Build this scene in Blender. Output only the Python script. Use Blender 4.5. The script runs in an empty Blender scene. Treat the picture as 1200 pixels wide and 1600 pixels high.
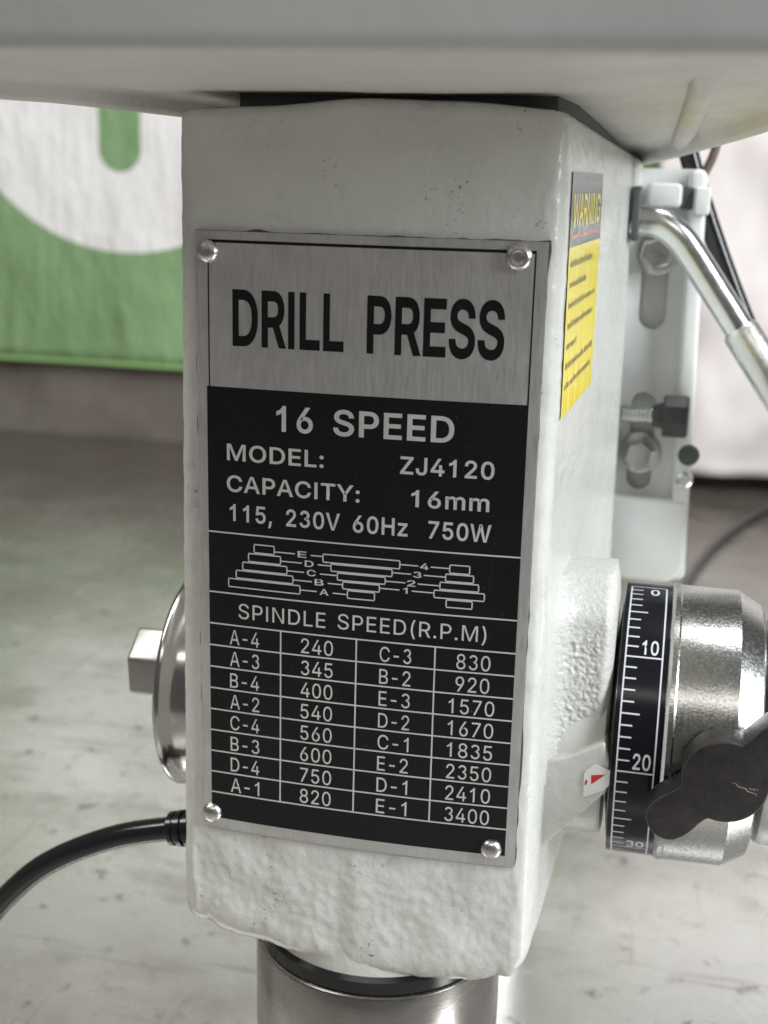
import bpy, bmesh, math, random
from mathutils import Vector, Matrix, noise
from mathutils.geometry import tessellate_polygon

random.seed(7)
S = 0.001                                    # everything below is measured in millimetres
scn = bpy.context.scene
col = scn.collection
R = math.radians

# ------------------------------------------------------------------ camera
cam_d = bpy.data.cameras.new('camera')
cam = bpy.data.objects.new('camera', cam_d)
col.objects.link(cam)
scn.camera = cam
CAM = Vector((0.0754846, -0.3134063, 0.0980944))
yaw, pitch, roll = 0.2179517, 0.2574161, 0.0244895
fw = Vector((-math.sin(yaw), math.cos(yaw), 0)); rt = Vector((math.cos(yaw), math.sin(yaw), 0)); up = Vector((0, 0, 1))
f2 = math.cos(pitch) * fw - math.sin(pitch) * up
u2 = math.sin(pitch) * fw + math.cos(pitch) * up
r3 = math.cos(roll) * rt + math.sin(roll) * u2
u3 = -math.sin(roll) * rt + math.cos(roll) * u2
m = Matrix((r3, u3, -f2)).transposed().to_4x4()
m.translation = CAM
cam.matrix_world = m
cam_d.sensor_fit = 'HORIZONTAL'
cam_d.sensor_width = 36.0
cam_d.lens = 36.0 * 1990 / 1200
cam_d.clip_start = 0.005
cam_d.clip_end = 50
cam_d.dof.use_dof = True
cam_d.dof.focus_distance = 0.337
cam_d.dof.aperture_fstop = 20.0

# ------------------------------------------------------------------ world, lamps, exposure
world = bpy.data.worlds.new('World')
scn.world = world
world.use_nodes = True
bg = world.node_tree.nodes['Background']
bg.inputs['Color'].default_value = (1.0, 0.955, 0.90, 1)
bg.inputs['Strength'].default_value = 0.10

def area(name, loc, target, sx, sy, power, colour):
    d = bpy.data.lights.new(name, 'AREA')
    d.shape = 'RECTANGLE'; d.size = sx; d.size_y = sy; d.energy = power; d.color = colour
    o = bpy.data.objects.new(name, d); col.objects.link(o)
    o.location = loc
    o.rotation_euler = (Vector(target) - Vector(loc)).to_track_quat('-Z', 'Y').to_euler()
    return o
area('ceiling_tube_lamp', (1.42, -0.40, 0.80), (0.05, 0.05, 0.0), 0.30, 1.3, 39, (0.92, 0.97, 1.0))
area('ceiling_tube_lamp', (0.10, -1.25, 1.15), (0.0, 0.0, -0.05), 1.3, 0.30, 4.5, (1.0, 0.96, 0.90))
area('ceiling_tube_lamp', (-0.75, -0.15, 1.25), (-0.25, 0.25, -0.25), 0.25, 1.3, 15, (1.0, 0.97, 0.92))
area('ceiling_tube_lamp', (0.15, 0.30, 1.75), (0.0, 0.6, 0.0), 1.3, 0.22, 16, (0.95, 0.98, 1.0))

scn.view_settings.view_transform = 'Standard'
scn.view_settings.look = 'None'
scn.view_settings.exposure = 0.14
scn.view_settings.gamma = 1.0
scn.view_settings.use_curve_mapping = False
scn.render.engine = 'CYCLES'
scn.cycles.use_denoising = True
scn.cycles.max_bounces = 8

# ------------------------------------------------------------------ material helpers
def mat(name, base, rough=0.5, metal=0.0, coat=0.0, spec=0.5):
    mt = bpy.data.materials.new(name); mt.use_nodes = True
    b = mt.node_tree.nodes['Principled BSDF']
    b.inputs['Base Color'].default_value = (*base, 1)
    b.inputs['Roughness'].default_value = rough
    b.inputs['Metallic'].default_value = metal
    b.inputs['Specular IOR Level'].default_value = spec
    if coat:
        b.inputs['Coat Weight'].default_value = coat
        b.inputs['Coat Roughness'].default_value = 0.12
    return mt, mt.node_tree.nodes, mt.node_tree.links, b

def N(nodes, kind, **kw):
    n = nodes.new(kind)
    for k, v in kw.items():
        if k in n.inputs.keys(): n.inputs[k].default_value = v
        else: setattr(n, k, v)
    return n

def coords(nodes, links, scale=(1, 1, 1)):
    tc = nodes.new('ShaderNodeTexCoord'); mp = nodes.new('ShaderNodeMapping')
    mp.inputs['Scale'].default_value = scale
    links.new(tc.outputs['Object'], mp.inputs['Vector'])
    return mp.outputs['Vector']

def noise_tex(nodes, links, vec, scale, detail=4.0, rough=0.55):
    n = nodes.new('ShaderNodeTexNoise')
    n.inputs['Scale'].default_value = scale; n.inputs['Detail'].default_value = detail; n.inputs['Roughness'].default_value = rough
    links.new(vec, n.inputs['Vector'])
    return n.outputs['Fac']

def ramp(nodes, links, fac, stops):
    r = nodes.new('ShaderNodeValToRGB')
    el = r.color_ramp.elements
    while len(el) < len(stops): el.new(0.5)
    for e, (p, c) in zip(el, stops):
        e.position = p; e.color = (*c, 1) if len(c) == 3 else c
    links.new(fac, r.inputs['Fac'])
    return r.outputs['Color']

def mix(nodes, links, fac, a, b, mode='MIX'):
    n = nodes.new('ShaderNodeMix'); n.data_type = 'RGBA'; n.blend_type = mode
    for sock, v in ((n.inputs[0], fac), (n.inputs[6], a), (n.inputs[7], b)):
        if isinstance(v, (int, float)): sock.default_value = v
        elif isinstance(v, tuple): sock.default_value = (*v, 1)
        else: links.new(v, sock)
    return n.outputs[2]

def bump(nodes, links, b, h, dist, strength=1.0, prev=None):
    n = nodes.new('ShaderNodeBump')
    n.inputs['Distance'].default_value = dist; n.inputs['Strength'].default_value = strength
    links.new(h, n.inputs['Height'])
    if prev is not None: links.new(prev, n.inputs['Normal'])
    if b is not None: links.new(n.outputs['Normal'], b.inputs['Normal'])
    return n.outputs['Normal']

def math_node(nodes, links, op, a, b=None):
    n = nodes.new('ShaderNodeMath'); n.operation = op
    for i, v in enumerate((a, b)):
        if v is None: continue
        if isinstance(v, (int, float)): n.inputs[i].default_value = v
        else: links.new(v, n.inputs[i])
    return n.outputs[0]

def painted(name, base, rough, grain, specks=True, dist=0.00025, lumps=0.0):
    """sprayed enamel on cast iron: orange peel, a few dark pinholes, rubbed grime"""
    mt, nd, lk, b = mat(name, base, rough, 0.0)
    v = coords(nd, lk)
    big = noise_tex(nd, lk, v, 35.0, 5.0, 0.6)
    tone = ramp(nd, lk, big, [(0.30, tuple(c * 0.90 for c in base)), (0.55, base), (0.8, tuple(min(1, c * 1.03) for c in base))])
    if specks:
        sp = noise_tex(nd, lk, v, 900.0, 2.0, 0.5)
        area_ = noise_tex(nd, lk, v, 60.0, 2.0, 0.5)
        s = ramp(nd, lk, sp, [(0.645, (0, 0, 0)), (0.70, (1, 1, 1))])
        a = ramp(nd, lk, area_, [(0.54, (0, 0, 0)), (0.66, (0.8, 0.8, 0.8))])
        k = math_node(nd, lk, 'MULTIPLY', s, a)
        tone = mix(nd, lk, k, tone, (0.09, 0.085, 0.075))
        gr = noise_tex(nd, lk, v, 110.0, 6.0, 0.7)
        g = ramp(nd, lk, gr, [(0.57, (0, 0, 0)), (0.76, (0.55, 0.55, 0.55))])
        tone = mix(nd, lk, g, tone, tuple(c * 0.62 for c in base))
    lk.new(tone, b.inputs['Base Color'])
    h1 = noise_tex(nd, lk, v, grain, 3.0, 0.55)
    nrm = bump(nd, lk, None, h1, dist)
    h2 = noise_tex(nd, lk, v, grain * 3.5, 2.0, 0.5)
    bump(nd, lk, b, h2, dist * 0.22, 1.0, nrm)
    rr = ramp(nd, lk, big, [(0.3, (rough + 0.12,) * 3), (0.7, (rough - 0.04,) * 3)])
    lk.new(rr, b.inputs['Roughness'])
    return mt

M = {}
M['paint'] = painted('cast_paint', (0.625, 0.623, 0.590), 0.20, 330.0, True, 0.00022)
M['cover'] = painted('cover_paint', (0.46, 0.46, 0.455), 0.24, 420.0, False, 0.00005)
M['underside'] = painted('cover_underside', (0.60, 0.58, 0.55), 0.42, 330.0, False, 0.00040)
M['pitted'] = painted('pitted_casting', (0.625, 0.623, 0.590), 0.24, 560.0, False, 0.0006)
M['bracket'] = painted('bracket_paint', (0.74, 0.75, 0.73), 0.35, 250.0, False, 0.00005)

def metal(name, base, rough, streak=(1, 1, 1), scale=400.0, amp=0.1, dist=0.0, metallic=1.0, tone=0.0):
    mt, nd, lk, b = mat(name, base, rough, metallic)
    v = coords(nd, lk, streak)
    f = noise_tex(nd, lk, v, scale, 4.0, 0.6)
    lk.new(ramp(nd, lk, f, [(0.25, (max(0.02, rough - amp),) * 3), (0.75, (rough + amp,) * 3)]), b.inputs['Roughness'])
    w = noise_tex(nd, lk, coords(nd, lk), 45.0, 5.0, 0.65)
    c = ramp(nd, lk, w, [(0.3, tuple(q * 0.82 for q in base)), (0.7, base)])
    if tone: c = mix(nd, lk, 1.0, c, ramp(nd, lk, f, [(0.3, (1 - tone,) * 3), (0.7, (1.0,) * 3)]), 'MULTIPLY')
    lk.new(c, b.inputs['Base Color'])
    if dist: bump(nd, lk, b, f, dist)
    return mt
M['alu'] = metal('brushed_aluminium', (0.80, 0.78, 0.765), 0.40, (1, 1, 0.10), 1600.0, 0.08, 0.000006, 0.80, 0.13)
M['print_silver'] = metal('bare_aluminium_print', (0.74, 0.725, 0.71), 0.5, (1, 1, 0.06), 1500.0, 0.06, 0.0, 0.45)
M['rivet'] = metal('rivet_aluminium', (0.72, 0.70, 0.69), 0.28, (1, 1, 1), 900.0, 0.08, 0.00002)
M['zinc'] = metal('zinc_plate', (0.70, 0.71, 0.69), 0.34, (1, 1, 1), 700.0, 0.1, 0.00006)
M['zinc_rough'] = metal('zinc_plate_sparkling', (0.50, 0.505, 0.49), 0.24, (1, 1, 1), 1150.0, 0.09, 0.000045)
M['chrome'] = metal('bright_chrome', (0.74, 0.755, 0.74), 0.22, (1, 1, 1), 300.0, 0.05, 0.00001)
M['nut'] = metal('dull_nut_steel', (0.42, 0.41, 0.39), 0.42, (1, 1, 1), 500.0, 0.08, 0.00005)
M['cap'] = metal('spring_cap_steel', (0.62, 0.61, 0.60), 0.17, (1, 1, 1), 300.0, 0.06, 0.00003)
M['steel'] = metal('turned_steel', (0.43, 0.41, 0.39), 0.24, (1, 1, 20), 140.0, 0.08, 0.00001)

mt, nd, lk, b = mat('black_print', (0.008, 0.008, 0.009), 0.30, spec=0.32)
v = coords(nd, lk); f = noise_tex(nd, lk, v, 900.0, 3.0, 0.6)
bump(nd, lk, b, f, 0.00004); lk.new(ramp(nd, lk, noise_tex(nd, lk, v, 60, 5, 0.6), [(0.3, (0.25,) * 3), (0.7, (0.36,) * 3)]), b.inputs['Roughness'])
dust = noise_tex(nd, lk, v, 1500.0, 3.0, 0.7); patch = noise_tex(nd, lk, v, 40.0, 3.0, 0.6)
scr = noise_tex(nd, lk, coords(nd, lk, (1.0, 1.0, 0.04)), 900.0, 2.0, 0.5)
k_ = math_node(nd, lk, 'MAXIMUM', ramp(nd, lk, dust, [(0.66, (0, 0, 0)), (0.76, (1, 1, 1))]), math_node(nd, lk, 'MULTIPLY', ramp(nd, lk, scr, [(0.70, (0, 0, 0)), (0.75, (0.7, 0.7, 0.7))]), ramp(nd, lk, patch, [(0.5, (0, 0, 0)), (0.65, (1, 1, 1))])))
lk.new(mix(nd, lk, k_, (0.008, 0.008, 0.009), (0.09, 0.088, 0.085)), b.inputs['Base Color'])
M['black_print'] = mt
mt, nd, lk, b = mat('dial_black', (0.008, 0.008, 0.012), 0.20, spec=0.3); M['dial_black'] = mt
mt, nd, lk, b = mat('dial_white', (0.70, 0.71, 0.76), 0.35); M['dial_white'] = mt
mt, nd, lk, b = mat('black_plastic', (0.028, 0.026, 0.026), 0.36)
v = coords(nd, lk); f = noise_tex(nd, lk, v, 380.0, 5.0, 0.7)
bump(nd, lk, b, f, 0.00022)
g = noise_tex(nd, lk, v, 140.0, 5.0, 0.7)
lk.new(ramp(nd, lk, g, [(0.35, (0.020, 0.019, 0.019)), (0.62, (0.035, 0.030, 0.030)), (0.75, (0.085, 0.072, 0.066))]), b.inputs['Base Color'])
M['black_plastic'] = mt
mt, nd, lk, b = mat('cord_rubber', (0.012, 0.012, 0.013), 0.17); M['cord'] = mt
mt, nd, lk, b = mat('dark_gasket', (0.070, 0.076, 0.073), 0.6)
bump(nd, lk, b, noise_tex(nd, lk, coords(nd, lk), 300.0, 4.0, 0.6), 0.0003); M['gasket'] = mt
mt, nd, lk, b = mat('brown_rubber', (0.10, 0.065, 0.045), 0.5); M['brown'] = mt
mt, nd, lk, b = mat('label_yellow', (0.90, 0.72, 0.002), 0.14)
bump(nd, lk, b, noise_tex(nd, lk, coords(nd, lk, (1, 1, 0.2)), 260.0, 4.0, 0.6), 0.00020); M['yellow'] = mt
mt, nd, lk, b = mat('label_black', (0.015, 0.015, 0.015), 0.16)
bump(nd, lk, b, noise_tex(nd, lk, coords(nd, lk, (1, 1, 0.2)), 260.0, 4.0, 0.6), 0.00020); M['label_black'] = mt
mt, nd, lk, b = mat('label_red', (0.60, 0.035, 0.03), 0.22); M['red'] = mt
mt, nd, lk, b = mat('label_white', (0.80, 0.80, 0.79), 0.3); M['label_white'] = mt
mt, nd, lk, b = mat('label_ink', (0.06, 0.05, 0.012), 0.3); M['ink'] = mt

# ------------------------------------------------------------------ mesh helpers (mm in, metres out)
def link(name, verts, faces, material, parent=None, smooth=True, auto=None, label=None):
    me = bpy.data.meshes.new(name)
    me.from_pydata([(x * S, y * S, z * S) for x, y, z in verts], [], faces)
    me.materials.append(M[material] if isinstance(material, str) else material)
    o = bpy.data.objects.new(name, me); col.objects.link(o)
    bm = bmesh.new(); bm.from_mesh(me)
    bmesh.ops.recalc_face_normals(bm, faces=bm.faces[:])
    for f in bm.faces: f.smooth = smooth
    if smooth and auto:
        for e in bm.edges:
            if len(e.link_faces) == 2 and e.calc_face_angle(0) > R(auto): e.smooth = False
    bm.to_mesh(me); bm.free()
    if parent is not None: o.parent = parent
    if label: o['label'] = label
    return o

def lathe_geo(profile, origin, axis, seg=64, ribs=None, phase=0.0):
    """profile: (along, radius) pairs; axis 'X' / 'Y' / 'Z'"""
    vs, fs = [], []
    for a, r in profile:
        for k in range(seg):
            t = 2 * math.pi * k / seg + phase
            c, s = math.cos(t) * r, math.sin(t) * r
            if axis == 'X': p = (origin[0] + a, origin[1] + c, origin[2] + s)
            elif axis == 'Y': p = (origin[0] + c, origin[1] + a, origin[2] + s)
            else: p = (origin[0] + c, origin[1] + s, origin[2] + a)
            vs.append(p)
    n = len(profile)
    for i in range(n - 1):
        for k in range(seg):
            k2 = (k + 1) % seg
            fs.append((i * seg + k, i * seg + k2, (i + 1) * seg + k2, (i + 1) * seg + k))
    if profile[0][1] > 1e-6: fs.append(tuple(range(seg)))
    if profile[-1][1] > 1e-6: fs.append(tuple((n - 1) * seg + k for k in range(seg)))
    return vs, fs

def lathe(name, profile, origin, axis, material, parent=None, seg=64, auto=35, phase=0.0, label=None):
    vs, fs = lathe_geo(profile, origin, axis, seg, phase=phase)
    return link(name, vs, fs, material, parent, True, auto, label)

def prism(name, poly, y0, y1, frame, material, parent=None, bev=0.0, seg=3, auto=40, label=None):
    """extrude the 2-D polygon from depth y0 to y1; frame(u, v, d) -> point"""
    bm = bmesh.new()
    lo = [bm.verts.new(frame(u, v, y0)) for u, v in poly]
    hi = [bm.verts.new(frame(u, v, y1)) for u, v in poly]
    n = len(poly)
    a = bm.faces.new(lo); c = bm.faces.new(hi[::-1])
    for i in range(n): bm.faces.new((lo[i], hi[i], hi[(i + 1) % n], lo[(i + 1) % n]))
    bmesh.ops.recalc_face_normals(bm, faces=bm.faces[:])
    if bev > 0:
        es = [e for e in bm.edges if e.calc_face_angle(0) > R(30)]
        bmesh.ops.bevel(bm, geom=es, offset=bev, offset_type='OFFSET', segments=seg, profile=0.5, affect='EDGES', clamp_overlap=True)
    vs = [tuple(v.co) for v in bm.verts]; bm.verts.index_update()
    fs = [tuple(v.index for v in f.verts) for f in bm.faces]
    bm.free()
    return link(name, vs, fs, material, parent, True, auto, label)
FRONT = lambda u, v, d: (u, d, v)
PLAN = lambda u, v, d: (u, v, d)
SIDE = lambda u, v, d: (d, u, v)
def rect(x0, x1, y0, y1): return [(x0, y0), (x1, y0), (x1, y1), (x0, y1)]
def round_rect(x0, x1, y0, y1, r, n=6, corners=(1, 1, 1, 1)):
    out = []
    for i, (cx, cy, a0) in enumerate(((x1 - r, y1 - r, 0), (x0 + r, y1 - r, 90), (x0 + r, y0 + r, 180), (x1 - r, y0 + r, 270))):
        if corners[i]:
            for k in range(n + 1):
                t = R(a0 + 90 * k / n); out.append((cx + r * math.cos(t), cy + r * math.sin(t)))
        else:
            out.append((x1 if i in (0, 3) else x0, y1 if i < 2 else y0))
    return out

def spline(pts, n=14):
    P = [Vector(p) for p in pts]; P = [P[0] * 2 - P[1]] + P + [P[-1] * 2 - P[-2]]
    out = []
    for i in range(1, len(P) - 2):
        p0, p1, p2, p3 = P[i - 1:i + 3]
        for k in range(n):
            t = k / n
            out.append(0.5 * ((2 * p1) + (p2 - p0) * t + (2 * p0 - 5 * p1 + 4 * p2 - p3) * t * t + (3 * p1 - p0 - 3 * p2 + p3) * t ** 3))
    out.append(P[-2]); return out

def tube_geo(path, rad, seg=20):
    vs, fs = [], []
    path = [Vector(p) for p in path]
    tan = (path[1] - path[0]).normalized()
    nrm = tan.orthogonal().normalized()
    for i, p in enumerate(path):
        t = (path[min(i + 1, len(path) - 1)] - path[max(i - 1, 0)]).normalized()
        nrm = (nrm - t * nrm.dot(t)).normalized(); bi = t.cross(nrm)
        r = rad(i / (len(path) - 1)) if callable(rad) else rad
        for k in range(seg):
            a = 2 * math.pi * k / seg
            vs.append(tuple(p + (nrm * math.cos(a) + bi * math.sin(a)) * r))
    for i in range(len(path) - 1):
        for k in range(seg):
            k2 = (k + 1) % seg
            fs.append((i * seg + k, i * seg + k2, (i + 1) * seg + k2, (i + 1) * seg + k))
    fs.append(tuple(range(seg))); fs.append(tuple((len(path) - 1) * seg + k for k in range(seg)))
    return vs, fs
def tube(name, path, rad, material, parent=None, seg=20, label=None):
    vs, fs = tube_geo(path, rad, seg)
    return link(name, vs, fs, material, parent, True, 50, label)

def empty(name, loc, label=None, cat=None):
    o = bpy.data.objects.new(name, None); col.objects.link(o)
    o.empty_display_size = 0.05
    if label: o['label'] = label; o['category'] = cat
    return o

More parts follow.
